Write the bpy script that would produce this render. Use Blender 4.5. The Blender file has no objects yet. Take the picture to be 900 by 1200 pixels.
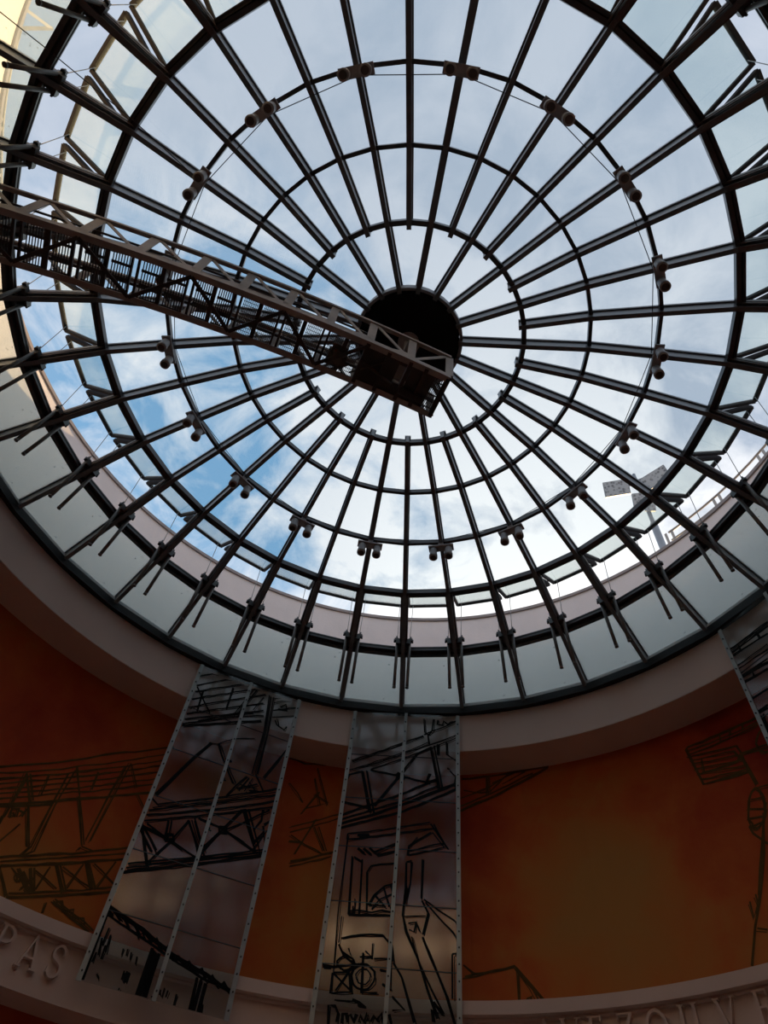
import bpy, bmesh, math, random
import numpy as np
from mathutils import Vector, Matrix

random.seed(7)
SC = bpy.context.scene
COL = SC.collection
S = 6.0            # metres per unit of dome radius
EYE = 1.6          # eye height: every fitted height is measured from the eye
PI = math.pi

# ---------------------------------------------------------------- camera
cam_d = bpy.data.cameras.new('camera')
cam = bpy.data.objects.new('camera', cam_d)
COL.objects.link(cam)
cam_d.sensor_fit = 'VERTICAL'
cam_d.sensor_height = 36.0
cam_d.lens = 827.83 / 1200.0 * 36.0
cam_d.clip_end = 500
_r = Vector((0.99669349, 0.01179613, 0.08039244))
_u = Vector((-0.03550133, -0.82674844, 0.56145051))
_f = Vector((-0.07308727, 0.56244811, 0.823596))
cam.matrix_world = Matrix(((_r.x, _u.x, -_f.x, 0.078306 * S),
                           (_r.y, _u.y, -_f.y, -0.604091 * S),
                           (_r.z, _u.z, -_f.z, EYE), (0, 0, 0, 1)))
SC.camera = cam
SC.view_settings.view_transform = 'Standard'
SC.view_settings.look = 'None'
SC.view_settings.gamma = 1.0
SC.view_settings.exposure = 0.36
SC.cycles.max_bounces = 8
SC.cycles.transparent_max_bounces = 24
SC.cycles.caustics_reflective = False
SC.cycles.caustics_refractive = False

# ---------------------------------------------------------------- sky
SUN_K, SUN_EL = 15.3, 11.0
_a = math.radians(10 * SUN_K)
SUN_DIR = Vector((math.sin(_a) * math.cos(math.radians(SUN_EL)),
                  -math.cos(_a) * math.cos(math.radians(SUN_EL)),
                  math.sin(math.radians(SUN_EL))))
world = bpy.data.worlds.new('evening_sky')
SC.world = world
world.use_nodes = True
nt = world.node_tree
nt.nodes.clear()


class NT:
    """small node-tree writer"""
    def __init__(s, tree): s.t = tree

    def n(s, kind, **kw):
        nd = s.t.nodes.new(kind)
        for k, v in kw.items():
            if k.startswith('i_'):
                key = k[2:]
                key = int(key) if key.isdigit() else key.replace('_', ' ')
                nd.inputs[key].default_value = v
            else:
                setattr(nd, k, v)
        return nd

    def l(s, a, b): s.t.links.new(a, b)

    def math(s, op, a, b=None, c=None, clamp=False):
        nd = s.n('ShaderNodeMath', operation=op, use_clamp=clamp)
        for i, v in enumerate((a, b, c)):
            if v is None: continue
            if isinstance(v, (int, float)): nd.inputs[i].default_value = v
            else: s.l(v, nd.inputs[i])
        return nd.outputs[0]

    def mix(s, fac, a, b, mode='MIX'):
        nd = s.n('ShaderNodeMix', data_type='RGBA', blend_type=mode)
        for i, v in ((0, fac), (6, a), (7, b)):
            if isinstance(v, (int, float)): nd.inputs[i].default_value = v
            elif isinstance(v, tuple): nd.inputs[i].default_value = (*v[:3], 1)
            else: s.l(v, nd.inputs[i])
        return nd.outputs[2]

    def noise(s, vec, scale, detail=4, rough=.55, dist=0):
        nd = s.n('ShaderNodeTexNoise')
        nd.inputs['Scale'].default_value = scale
        nd.inputs['Detail'].default_value = detail
        nd.inputs['Roughness'].default_value = rough
        nd.inputs['Distortion'].default_value = dist
        if vec is not None: s.l(vec, nd.inputs['Vector'])
        return nd.outputs['Fac']

    def ramp(s, fac, *stops):
        nd = s.n('ShaderNodeValToRGB')
        el = nd.color_ramp.elements
        while len(el) < len(stops): el.new(.5)
        for e, (p, c) in zip(el, stops):
            e.position = p
            e.color = (*c, 1) if isinstance(c, tuple) else (c, c, c, 1)
        s.l(fac, nd.inputs[0])
        return nd.outputs[0]


w = NT(nt)
tc = w.n('ShaderNodeTexCoord')
sep = w.n('ShaderNodeSeparateXYZ')
w.l(tc.outputs['Generated'], sep.inputs[0])
zz = w.math('MAXIMUM', sep.outputs[2], 0.02)
den = w.math('ADD', zz, 0.35)
cx = w.math('DIVIDE', sep.outputs[0], den)
cy = w.math('DIVIDE', sep.outputs[1], den)
comb = w.n('ShaderNodeCombineXYZ')
w.l(cx, comb.inputs[0]); w.l(cy, comb.inputs[1]); comb.inputs[2].default_value = 3.7
cloud_big = w.noise(comb.outputs[0], 1.7, 3, .5, .3)
cloud_fine = w.noise(comb.outputs[0], 9.0, 7, .6, .4)
dsun = w.n('ShaderNodeVectorMath', operation='DOT_PRODUCT')
w.l(tc.outputs['Generated'], dsun.inputs[0])
_g = Vector((0.16, 0.76, 0.63)).normalized()
dsun.inputs[1].default_value = _g
glow = w.math('POWER', w.math('MAXIMUM', dsun.outputs['Value'], 0), 8)
# a gap of blue between the clouds, away from the sun
dblue = w.n('ShaderNodeVectorMath', operation='DOT_PRODUCT')
w.l(tc.outputs['Generated'], dblue.inputs[0])
dblue.inputs[1].default_value = Vector((-0.33, 0.50, 0.80)).normalized()
gap = w.ramp(dblue.outputs['Value'], (0.90, 0.0), (0.985, 1.0))
cover = w.math('ADD', w.math('MULTIPLY', cloud_big, 0.45), w.math('MULTIPLY', cloud_fine, 0.75))
cover = w.math('SUBTRACT', cover, w.math('MULTIPLY', gap, 0.04))
cover = w.math('ADD', cover, w.math('MULTIPLY', glow, 0.16))
veil = w.ramp(cover, (0.50, 0.0), (0.68, 1.0))
blue = w.mix(gap, (0.365, 0.43, 0.53), (0.17, 0.34, 0.54))
cloudc = w.mix(w.math('MAXIMUM', glow, w.math('MULTIPLY', gap, .45)), (0.455, 0.505, 0.595), (1.0, 1.0, 0.99))
skyc = w.mix(veil, blue, cloudc)
bg = w.n('ShaderNodeBackground')
w.l(skyc, bg.inputs['Color'])
bg.inputs['Strength'].default_value = 1.0
wo = w.n('ShaderNodeOutputWorld')
w.l(bg.outputs[0], wo.inputs['Surface'])

# ---------------------------------------------------------------- sun
sd = bpy.data.lights.new('low_sun', 'SUN')
sd.energy = 7.0
sd.angle = math.radians(0.6)
sd.color = (1.0, 0.70, 0.36)
sun = bpy.data.objects.new('low_sun', sd)
COL.objects.link(sun)
sun.location = SUN_DIR * 60
sun.rotation_euler = SUN_DIR.to_track_quat('Z', 'Y').to_euler()


# ---------------------------------------------------------------- materials
def mat(name, col, rough=.6, metal=0.0, var=.0, vscale=6, bump=0.0, bscale=30, spec=.5, streak=0.0):
    m = bpy.data.materials.new(name)
    m.use_nodes = True
    t = NT(m.node_tree)
    b = m.node_tree.nodes['Principled BSDF']
    b.inputs['Roughness'].default_value = rough
    b.inputs['Metallic'].default_value = metal
    b.inputs['Specular IOR Level'].default_value = spec
    b.inputs['Base Color'].default_value = (*col, 1)
    co = t.n('ShaderNodeTexCoord').outputs['Object']
    if var:
        f = t.noise(co, vscale, 5, .6)
        c = t.mix(t.ramp(f, (.3, 0.0), (.7, 1.0)), tuple(x * (1 - var) for x in col),
                  tuple(min(1, x * (1 + var)) for x in col))
        t.l(c, b.inputs['Base Color'])
    if bump:
        bn = t.n('ShaderNodeBump')
        bn.inputs['Strength'].default_value = bump
        bn.inputs['Distance'].default_value = .01
        t.l(t.noise(co, bscale, 4, .6), bn.inputs['Height'])
        t.l(bn.outputs[0], b.inputs['Normal'])
    return m


def glass_mat(name, tint, refl=1.0, rough=0.0, dirt=0.0, haze=None, film=None):
    """clear pane: tinted see-through plus fresnel reflection, a little dirt"""
    m = bpy.data.materials.new(name)
    m.use_nodes = True
    m.node_tree.nodes.clear()
    t = NT(m.node_tree)
    tr = t.n('ShaderNodeBsdfTransparent'); tr.inputs[0].default_value = (*tint, 1)
    gl = t.n('ShaderNodeBsdfGlossy'); gl.inputs['Roughness'].default_value = rough
    gl.inputs['Color'].default_value = (1, 1, 1, 1)
    ge = t.n('ShaderNodeNewGeometry')
    dt_ = t.n('ShaderNodeVectorMath', operation='DOT_PRODUCT')
    t.l(ge.outputs['Incoming'], dt_.inputs[0]); t.l(ge.outputs['Normal'], dt_.inputs[1])
    c_ = t.math('SUBTRACT', 1.0, t.math('ABSOLUTE', dt_.outputs['Value']), clamp=True)
    fres = t.math('ADD', .04, t.math('MULTIPLY', .96, t.math('POWER', c_, 5.0)))
    mx = t.n('ShaderNodeMixShader')
    t.l(t.math('MULTIPLY', fres, refl), mx.inputs[0])
    t.l(tr.outputs[0], mx.inputs[1]); t.l(gl.outputs[0], mx.inputs[2])
    last = mx.outputs[0]
    if dirt or haze:
        co = t.n('ShaderNodeTexCoord').outputs['Object']
        df = t.n('ShaderNodeBsdfDiffuse')
        df.inputs[0].default_value = (*(haze[0] if haze else (.12, .11, .10)), 1)
        m2 = t.n('ShaderNodeMixShader')
        fac = None
        if dirt:
            sp = t.ramp(t.noise(co, 9.0, 6, .7), (.655, 0.0), (.70, dirt))
            fac = sp
        if haze:
            hz = t.math('MULTIPLY', t.noise(co, 1.3, 4, .6), haze[1] * 2)
            fac = hz if fac is None else t.math('ADD', fac, hz, clamp=True)
        t.l(fac, m2.inputs[0]); t.l(last, m2.inputs[1]); t.l(df.outputs[0], m2.inputs[2])
        last = m2.outputs[0]
    if film:
        tl = t.n('ShaderNodeBsdfTranslucent'); tl.inputs[0].default_value = (*film[0], 1)
        m3 = t.n('ShaderNodeMixShader'); m3.inputs[0].default_value = film[1]
        t.l(last, m3.inputs[1]); t.l(tl.outputs[0], m3.inputs[2])
        last = m3.outputs[0]
    o = t.n('ShaderNodeOutputMaterial')
    t.l(last, o.inputs[0])
    return m


M = {}
M['rib'] = mat('dark_bronze_steel', (.105, .106, .110), .30, .0, .2, 3, spec=.8)
M['ring'] = mat('dark_ring_steel', (.050, .048, .048), .35, .0, .2, 4)
M['jamb'] = mat('brown_window_profile', (.085, .066, .058), .38, .0, .2, 4)
M['sash'] = mat('dark_sash_profile', (.026, .021, .019), .6, .0, .2, 4, spec=.1)
M['sill'] = mat('grey_sill_metal', (.60, .63, .63), .5, .0, .15, 5)
M['base'] = mat('black_base_steel', (.014, .014, .015), .5, 0, .2, 3, spec=.3)
M['hub'] = mat('matt_black_hub', (.008, .008, .009), .8, 0, .2, 2, spec=.2)
M['hub_rim'] = mat('grey_hub_rim', (.36, .37, .38), .5, 0, .1, 5)
M['tube'] = mat('actuator_tube_grey', (.17, .165, .155), .45, .0, .15, 10)
M['rod'] = mat('steel_rod', (.30, .29, .28), .35, .8)
M['lamp'] = mat('lamp_grey_metal', (.38, .36, .35), .5, .0, .2, 12)
M['lens'] = mat('lamp_lens_glass', (.09, .075, .068), .15, .0)
M['glass'] = glass_mat('clear_dome_glass', (.945, .965, .966), .8)
M['glass_sash'] = glass_mat('sash_glass', (.91, .955, .94), .9, 0, 0, None, ((.70, .85, .80), .02))
M['glass_low'] = glass_mat('low_dome_glass', (.925, .955, .942), .6, 0, .35, None, ((.74, .86, .81), .22))
M['parapet'] = mat('parapet_render', (.80, .715, .68), .85, 0, .05, 1.2, .25, 25)
M['coping'] = mat('coping_metal', (.30, .25, .23), .5, 0, .1, 4)
M['roof'] = mat('roof_membrane', (.60, .57, .54), .9, 0, .1, 2)
M['beige'] = mat('beige_plaster', (.74, .61, .55), .85, 0, .05, .8, .15, 20)
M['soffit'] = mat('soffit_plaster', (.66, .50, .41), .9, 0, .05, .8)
M['cornice'] = mat('cornice_plaster', (.70, .55, .47), .8, 0, .06, 1.2, .15, 25)
M['floor'] = mat('stone_floor', (.60, .53, .46), .35, 0, .15, .8)
M['gantry'] = mat('brown_gantry_paint', (.33, .30, .28), .5, .0, .2, 3)
M['gantry_dark'] = mat('dark_gantry_steel', (.045, .034, .030), .55, .0, .3, 4)
M['grate'] = mat('grating_steel', (.05, .042, .038), .5, .0, .2, 6)
M['motor'] = mat('motor_housing', (.09, .075, .065), .45, .0, .4, 6)
M['mast'] = mat('galvanised_mast', (.28, .29, .31), .45, .2, .1, 3)
M['rail'] = mat('painted_rail_steel', (.42, .38, .34), .45, .1, .1, 3)
M['strip'] = mat('steel_edge_strip', (.34, .36, .35), .38, .3, .12, 5)
M['bolt'] = mat('bolt_black', (.03, .03, .03), .4, .2)
M['ink'] = mat('black_print_ink', (.006, .006, .006), .7, 0, spec=.1)
M['mural_ink'] = mat('olive_mural_ink', (.115, .070, .022), .85, 0, .3, 4, spec=.1)
M['cable'] = mat('thin_cable', (.05, .05, .05), .5)


def banner_glass():
    m = glass_mat('banner_glass', (.86, .88, .875), 1.0, .10, 0.0, ((.20, .22, .21), .05))
    return m


M['banner_glass'] = banner_glass()


def mural_mat():
    m = bpy.data.materials.new('mural_paint')
    m.use_nodes = True
    t = NT(m.node_tree)
    b = m.node_tree.nodes['Principled BSDF']
    b.inputs['Roughness'].default_value = .85
    b.inputs['Specular IOR Level'].default_value = .15
    co = t.n('ShaderNodeTexCoord').outputs['Object']
    big = t.noise(co, .30, 3, .5, .4)
    mid = t.noise(co, .95, 5, .6, .3)
    f = t.math('ADD', t.math('MULTIPLY', big, .68), t.math('MULTIPLY', mid, .32))

    def cloud(c, rad):
        """soft painted colour cloud round a point of the wall"""
        d = t.n('ShaderNodeVectorMath', operation='DISTANCE')
        t.l(co, d.inputs[0]); d.inputs[1].default_value = c
        q = t.math('DIVIDE', d.outputs['Value'], rad)
        return t.math('POWER', 2.718, t.math('MULTIPLY', t.math('MULTIPLY', q, q), -1.0))
    for c, rad, amt in (((3.1, 5.8, 7.2), 1.25, .17), ((3.2, 5.8, 5.8), 1.0, .14), ((-4.6, 4.8, 6.0), 1.0, .16), ((4.6, 4.8, 7.2), 1.1, -.10),
                        ((1.7, 6.4, 7.9), 1.0, -.08), ((-4.7, 4.6, 8.4), 1.3, -.01), ((-4.9, 4.3, 4.2), .9, .12), ((-1.3, 6.4, 6.2), 1.0, .01)):
        f = t.math('ADD', f, t.math('MULTIPLY', cloud(c, rad), amt))
    c = t.ramp(f, (.34, (.30, .034, .020)), (.44, (.46, .075, .026)), (.52, (.54, .130, .036)), (.60, (.52, .190, .050)),
               (.72, (.47, .225, .065)))
    t.l(c, b.inputs['Base Color'])
    return m


M['mural'] = mural_mat()


# ---------------------------------------------------------------- mesh builder
class MB:
    def __init__(s): s.v = []; s.f = []; s.smooth = []

    def add(s, vs, fs, smooth=False):
        o = len(s.v)
        s.v += [tuple(v) for v in vs]
        s.f += [tuple(i + o for i in f) for f in fs]
        s.smooth += [smooth] * len(fs)
        return s

    def frame(s, p0, p1, up):
        d = (p1 - p0).normalized()
        x = d.cross(up)
        if x.length < 1e-5: x = d.cross(Vector((1, 0, 0)))
        x.normalize()
        return d, x, x.cross(d).normalized()

    def bar(s, p0, p1, w, h, up=Vector((0, 0, 1)), dw=0, dh=0):
        """box from p0 to p1, w across and h along up; dw, dh shift the centre"""
        p0, p1 = Vector(p0), Vector(p1)
        d, x, y = s.frame(p0, p1, Vector(up))
        vs = []
        for p in (p0, p1):
            for a, b in ((-1, -1), (1, -1), (1, 1), (-1, 1)):
                vs.append(p + x * (a * w / 2 + dw) + y * (b * h / 2 + dh))
        return s.add(vs, [(3, 2, 1, 0), (4, 5, 6, 7), (0, 1, 5, 4), (1, 2, 6, 5), (2, 3, 7, 6), (3, 0, 4, 7)])

    def box(s, c, ax, ay, az):
        """box about c with half-axis vectors"""
        c, ax, ay, az = Vector(c), Vector(ax), Vector(ay), Vector(az)
        vs = [c + ax * i + ay * j + az * k for k in (-1, 1) for i, j in ((-1, -1), (1, -1), (1, 1), (-1, 1))]
        return s.add(vs, [(3, 2, 1, 0), (4, 5, 6, 7), (0, 1, 5, 4), (1, 2, 6, 5), (2, 3, 7, 6), (3, 0, 4, 7)])

    def tube(s, pts, r, n=8, cap=True):
        pts = [Vector(p) for p in pts]
        rs = r if isinstance(r, (list, tuple)) else [r] * len(pts)
        o = []
        for i, p in enumerate(pts):
            a = pts[max(i - 1, 0)]; b = pts[min(i + 1, len(pts) - 1)]
            d, x, y = s.frame(a, b, Vector((0.13, 0.21, 0.97)))
            o += [p + (x * math.cos(2 * PI * k / n) + y * math.sin(2 * PI * k / n)) * rs[i] for k in range(n)]
        fs = []
        for i in range(len(pts) - 1):
            for k in range(n):
                fs.append((i * n + k, i * n + (k + 1) % n, (i + 1) * n + (k + 1) % n, (i + 1) * n + k))
        s.add(o, fs, True)
        if cap:
            b = len(s.v) - len(o)
            s.f.append(tuple(b + k for k in reversed(range(n)))); s.smooth.append(False)
            s.f.append(tuple(b + (len(pts) - 1) * n + k for k in range(n))); s.smooth.append(False)
        return s

    def lathe(s, prof, n=72, a0=0., a1=360., closed=True, smooth=False):
        """revolve (r, z) profile about the z axis; closed joins profile ends"""
        full = abs(a1 - a0 - 360) < 1e-6
        m = len(prof)
        cols = n if full else n + 1
        vs = []
        for i in range(cols):
            a = math.radians(a0 + (a1 - a0) * i / n)
            vs += [(r * math.sin(a), -r * math.cos(a), z) for r, z in prof]
        fs = []
        for i in range(n):
            j = (i + 1) % cols
            for k in range(m if closed else m - 1):
                q = (k + 1) % m
                fs.append((i * m + k, j * m + k, j * m + q, i * m + q))
        if closed and not full:
            fs.append(tuple(range(m))); fs.append(tuple((cols - 1) * m + k for k in reversed(range(m))))
        return s.add(vs, fs, smooth)

    def mesh(s, name, m, origin=(0, 0, 0)):
        me = bpy.data.meshes.new(name)
        o = Vector(origin)
        me.from_pydata([tuple(Vector(v) - o) for v in s.v], [], s.f)
        me.polygons.foreach_set('use_smooth', s.smooth)
        me.materials.append(m)
        bm = bmesh.new(); bm.from_mesh(me)
        bmesh.ops.recalc_face_normals(bm, faces=bm.faces)
        bm.to_mesh(me); bm.free()
        me.update()
        return me


def link(name, me, parent=None, rotz=0.0, loc=(0, 0, 0)):
    o = bpy.data.objects.new(name, me)
    COL.objects.link(o)
    o.location = loc
    o.rotation_euler = (0, 0, rotz)
    if parent is not None: o.parent = parent
    return o


def wloc(o):
    v = Vector((0, 0, 0))
    while o is not None:
        v += Vector(o.location); o = o.parent
    return v


def part(name, mb, m, parent, label=None):
    """one mesh object under parent (parents are unrotated)"""
    o = link(name, mb.mesh(name, m, wloc(parent)), parent)
    if label: o['label'] = label
    return o


def thing(name, label, cat, loc=(0, 0, 0), group=None):
    o = link(name, None, None, 0, loc)
    o.empty_display_size = .1
    o['label'] = label; o['category'] = cat
    if group: o['group'] = group
    return o


def struct(name, mb, m, label, cat, parent=None):
    o = link(name, mb.mesh(name, m), parent)
    if parent is None:
        o['kind'] = 'structure'; o['label'] = label; o['category'] = cat
    return o


def P(k, r, z, dt=0.0, dz=0.0):
    """dome point: k tenths of the circle in 10 degree steps, r and z in dome units; dt metres sideways, dz metres up"""
    a = math.radians(10 * k)
    return Vector((r * S * math.sin(a) + dt * math.cos(a), -r * S * math.cos(a) + dt * math.sin(a), z * S + EYE + dz))


# =================================================================== THE ROTUNDA SHELL
R_WALL, R_FASC = 1.10 * S, 1.0 * S
Z = lambda z: z * S + EYE
Z_SOFF = Z(1.21)
Z_GUT = Z(1.3277)
mb = MB().lathe([(0.0, -.1), (R_WALL + .3, -.1), (R_WALL + .3, 0), (0.0, 0)], 72)
struct('floor', mb, M['floor'], 'pale stone floor of the round hall', 'floor')
mb = MB().lathe([(R_WALL, 0), (R_WALL + .25, 0), (R_WALL + .25, Z_SOFF), (R_WALL, Z_SOFF)], 144, smooth=False)
wall = struct('wall_round', mb, M['mural'], 'curved orange and red painted mural wall under the dome', 'wall')
mb = MB().lathe([(R_FASC + .004, Z_SOFF - .006), (R_WALL + .25, Z_SOFF - .006), (R_WALL + .25, Z_SOFF + .12), (R_FASC + .165, Z_SOFF + .12), (R_FASC + .165, Z_SOFF - .002), (R_FASC + .004, Z_SOFF - .002)], 144)
struct('ceiling', mb, M['soffit'], 'shaded ring soffit between mural wall and dome opening', 'ceiling')
mb = MB().lathe([(R_FASC, Z_SOFF), (R_FASC + .16, Z_SOFF), (R_FASC + .16, Z_GUT), (R_FASC, Z_GUT)], 144)
struct('trim_1', mb, M['beige'], 'smooth beige ring fascia directly below the dome base', 'trim')
# roof deck, upstand and parapet outside
R_PAR = 1.066 * S
mb = MB().lathe([(R_FASC, Z_GUT), (17.0, Z_GUT), (17.0, Z_GUT - .25), (R_FASC + .16, Z_GUT - .25), (R_FASC + .16, Z_GUT - .04),
                 (R_FASC, Z_GUT - .04)], 108)
struct('trim_2', mb, M['roof'], 'flat roof deck around the outside of the dome', 'roof')
Z_PAR = Z(1.80)
mb = MB().lathe([(R_PAR, Z_GUT), (R_PAR + .9, Z_GUT), (R_PAR + .9, Z_PAR - .07), (R_PAR, Z_PAR - .07)], 144)
par = struct('wall_parapet', mb, M['parapet'], 'pale pink beige parapet wall curving round outside the glass', 'wall')
mb = MB().lathe([(R_PAR - .035, Z_PAR - .07), (R_PAR + .95, Z_PAR - .07), (R_PAR + .95, Z_PAR), (R_PAR - .035, Z_PAR)], 144)
struct('coping', mb, M['coping'], '', '', par)

# cornice with raised lettering
R_FR = 1.02 * S
ZL0, ZL1 = Z(.598), Z(.622)
ZF0 = Z(.503)
prof = [(R_WALL, ZF0), (R_FR, ZF0), (R_FR, ZL0 - .035), (R_FR - .03, ZL0 - .02), (R_FR - .03, ZL0), (R_FASC, ZL0), (R_FASC, ZL1),
        (R_WALL, ZL1)]
trim = struct('trim_3', MB().lathe(prof, 144), M['cornice'], 'beige cornice band carrying raised capital letters', 'trim')

# letters: strokes in a 0..1 high box, (width, points)
def arc(cx, cy, rx, ry, a0, a1, n=12):
    return [(cx + rx * math.cos(math.radians(a0 + (a1 - a0) * i / n)), cy + ry * math.sin(math.radians(a0 + (a1 - a0) * i / n))) for i in range(n + 1)]


TH, TN, SF = .105, .06, .05
GLYPH = {
    'P': (.60, [(TH, [(.14, 0), (.14, 1)]), (TN, [(.02, .025), (.28, .025)]), (TN, [(.0, .965), (.16, .965)]),
                (TH * .8, [(.14, .955)] + arc(.30, .72, .25, .235, 90, -90) + [(.14, .485)])]),
    'A': (.78, [(TN, [(.10, .02), (.40, 1.0)]), (TH, [(.38, 1.0), (.68, .02)]), (TN, [(.21, .33), (.57, .33)]),
                (SF, [(0, .025), (.22, .025)]), (SF, [(.54, .025), (.80, .025)])]),
    'S': (.56, [(TH * .85, arc(.29, .745, .20, .215, 20, 225) + arc(.29, .27, .22, .235, 60, -160)),
                (SF, [(.475, .70), (.50, .90)]), (SF, [(.065, .12), (.085, .32)])]),
    'V': (.76, [(TH, [(.09, .98), (.38, .02)]), (TN, [(.37, .02), (.66, .98)]), (SF, [(0, .975), (.22, .975)]), (SF, [(.56, .975), (.78, .975)])]),
    'E': (.56, [(TH, [(.14, 0), (.14, 1)]), (TN, [(.02, .03), (.52, .03)]), (TN, [(.02, .965), (.50, .965)]), (TN, [(.14, .52), (.42, .52)]),
                (SF, [(.51, .0), (.53, .17)]), (SF, [(.49, .83), (.50, 1.0)]), (SF, [(.42, .43), (.42, .61)])]),
    'Z': (.64, [(TN, [(.05, .965), (.60, .965)]), (TH, [(.56, .97), (.08, .03)]), (TN, [(.04, .03), (.62, .03)]),
                (SF, [(.05, .82), (.06, 1.0)]), (SF, [(.61, .0), (.63, .18)])]),
    'O': (.82, [(TH, arc(.41, .5, .34, .46, 0, 360, 28))]),
    'U': (.74, [(TH, [(.14, 1.0), (.14, .33)] + arc(.37, .33, .23, .29, 180, 360) + [(.60, 1.0)]), (SF, [(.02, .975), (.27, .975)]),
                (SF, [(.48, .975), (.72, .975)])]),
}


def ribbon(pts, w):
    """left and right edges of a mitred stroke"""
    L, Rr = [], []
    n = len(pts)
    for i in range(n):
        a = Vector(pts[max(i - 1, 0)]); b = Vector(pts[min(i + 1, n - 1)]); c = Vector(pts[i])
        if (a - Vector(pts[-1])).length < 1e-6 and i == 0: a = Vector(pts[-2])
        d = (b - a)
        if d.length < 1e-9: d = Vector((1, 0))
        d.normalize()
        m = Vector((-d.y, d.x))
        if 0 < i < n - 1:
            d1 = (c - a).normalized() if (c - a).length > 1e-9 else d
            k = max(.6, abs(Vector((-d1.y, d1.x)).dot(m)))
        else:
            k = 1
        L.append(c + m * (w / 2 / k)); Rr.append(c - m * (w / 2 / k))
    return L, Rr


LET_H = .335


def letter(ch, az, zbase, parent):
    wd, strokes = GLYPH[ch]
    mb = MB()
    for wdt, pts in strokes:
        L, Rr = ribbon(pts, wdt)
        vs = []
        for a, b in zip(L, Rr):
            for p in (a, b):
                for r in (R_FR - .065, R_FR + .004):
                    an = math.radians(az) - (p.x - wd / 2) * LET_H * .92 / R_FR
                    vs.append((r * math.sin(an), -r * math.cos(an), zbase + p.y * LET_H))
        fs = []
        m = len(L)
        for i in range(m - 1):
            o, q = i * 4, i * 4 + 4
            fs += [(o, o + 2, q + 2, q), (o, q, q + 1, o + 1), (o + 2, o + 3, q + 3, q + 2)]
        fs += [(0, 1, 3, 2), (m * 4 - 4, m * 4 - 2, m * 4 - 1, m * 4 - 3)]
        mb.add(vs, fs)
    link('raised_letter', mb.mesh('raised_letter', M['cornice']), parent)


for ch, az in (('P', 221.9), ('A', 218.85), ('S', 216.05), ('A', 161.7), ('V', 158.9), ('E', 156.3), ('Z', 153.1), ('O', 149.95),
               ('U', 146.6), ('V', 142.85), ('E', 139.3)):
    letter(ch, az, 4.815, trim)


def spans(text):
    for s_ in text.split('|'):
        wgt, rest = s_.split(':')
        yield float(wgt), [tuple(float(v) for v in p.split(',')) for p in rest.split(' ')]


def densify(pts, step):
    out = [pts[0]]
    for a, b in zip(pts, pts[1:]):
        n = max(1, int(max(abs(a[0] - b[0]) / step, 1)))
        out += [(a[0] + (b[0] - a[0]) * i / n, a[1] + (b[1] - a[1]) * i / n) for i in range(1, n + 1)]
    return out


def drawing(mb, text, width, fn, wob=.006, step=.16):
    """flat inked strokes laid on a surface; fn maps (u, v) in metres to a point and layer"""
    rnd = random.Random(3)
    text = text + '|' + '|'.join('%g:' % (wg * .55) + ' '.join('%.3f,%.3f' % (p[0] + rnd.uniform(.012, .020), p[1] - rnd.uniform(.010, .022)) for p in densify(pts, .3))
                                 for wg, pts in spans(text))
    for li, (wg, pts) in enumerate(spans(text)):
        pts = densify(pts, step)
        pts = [(p[0] + rnd.uniform(-wob, wob), p[1] + rnd.uniform(-wob, wob)) for p in pts]
        L, Rr = ribbon(pts, width * wg)
        vs = []
        for a, b in zip(L, Rr):
            vs += [fn(a.x, a.y), fn(b.x, b.y)]
        mb.add(vs, [(i * 2, i * 2 + 1, i * 2 + 3, i * 2 + 2) for i in range(len(L) - 1)])


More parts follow.
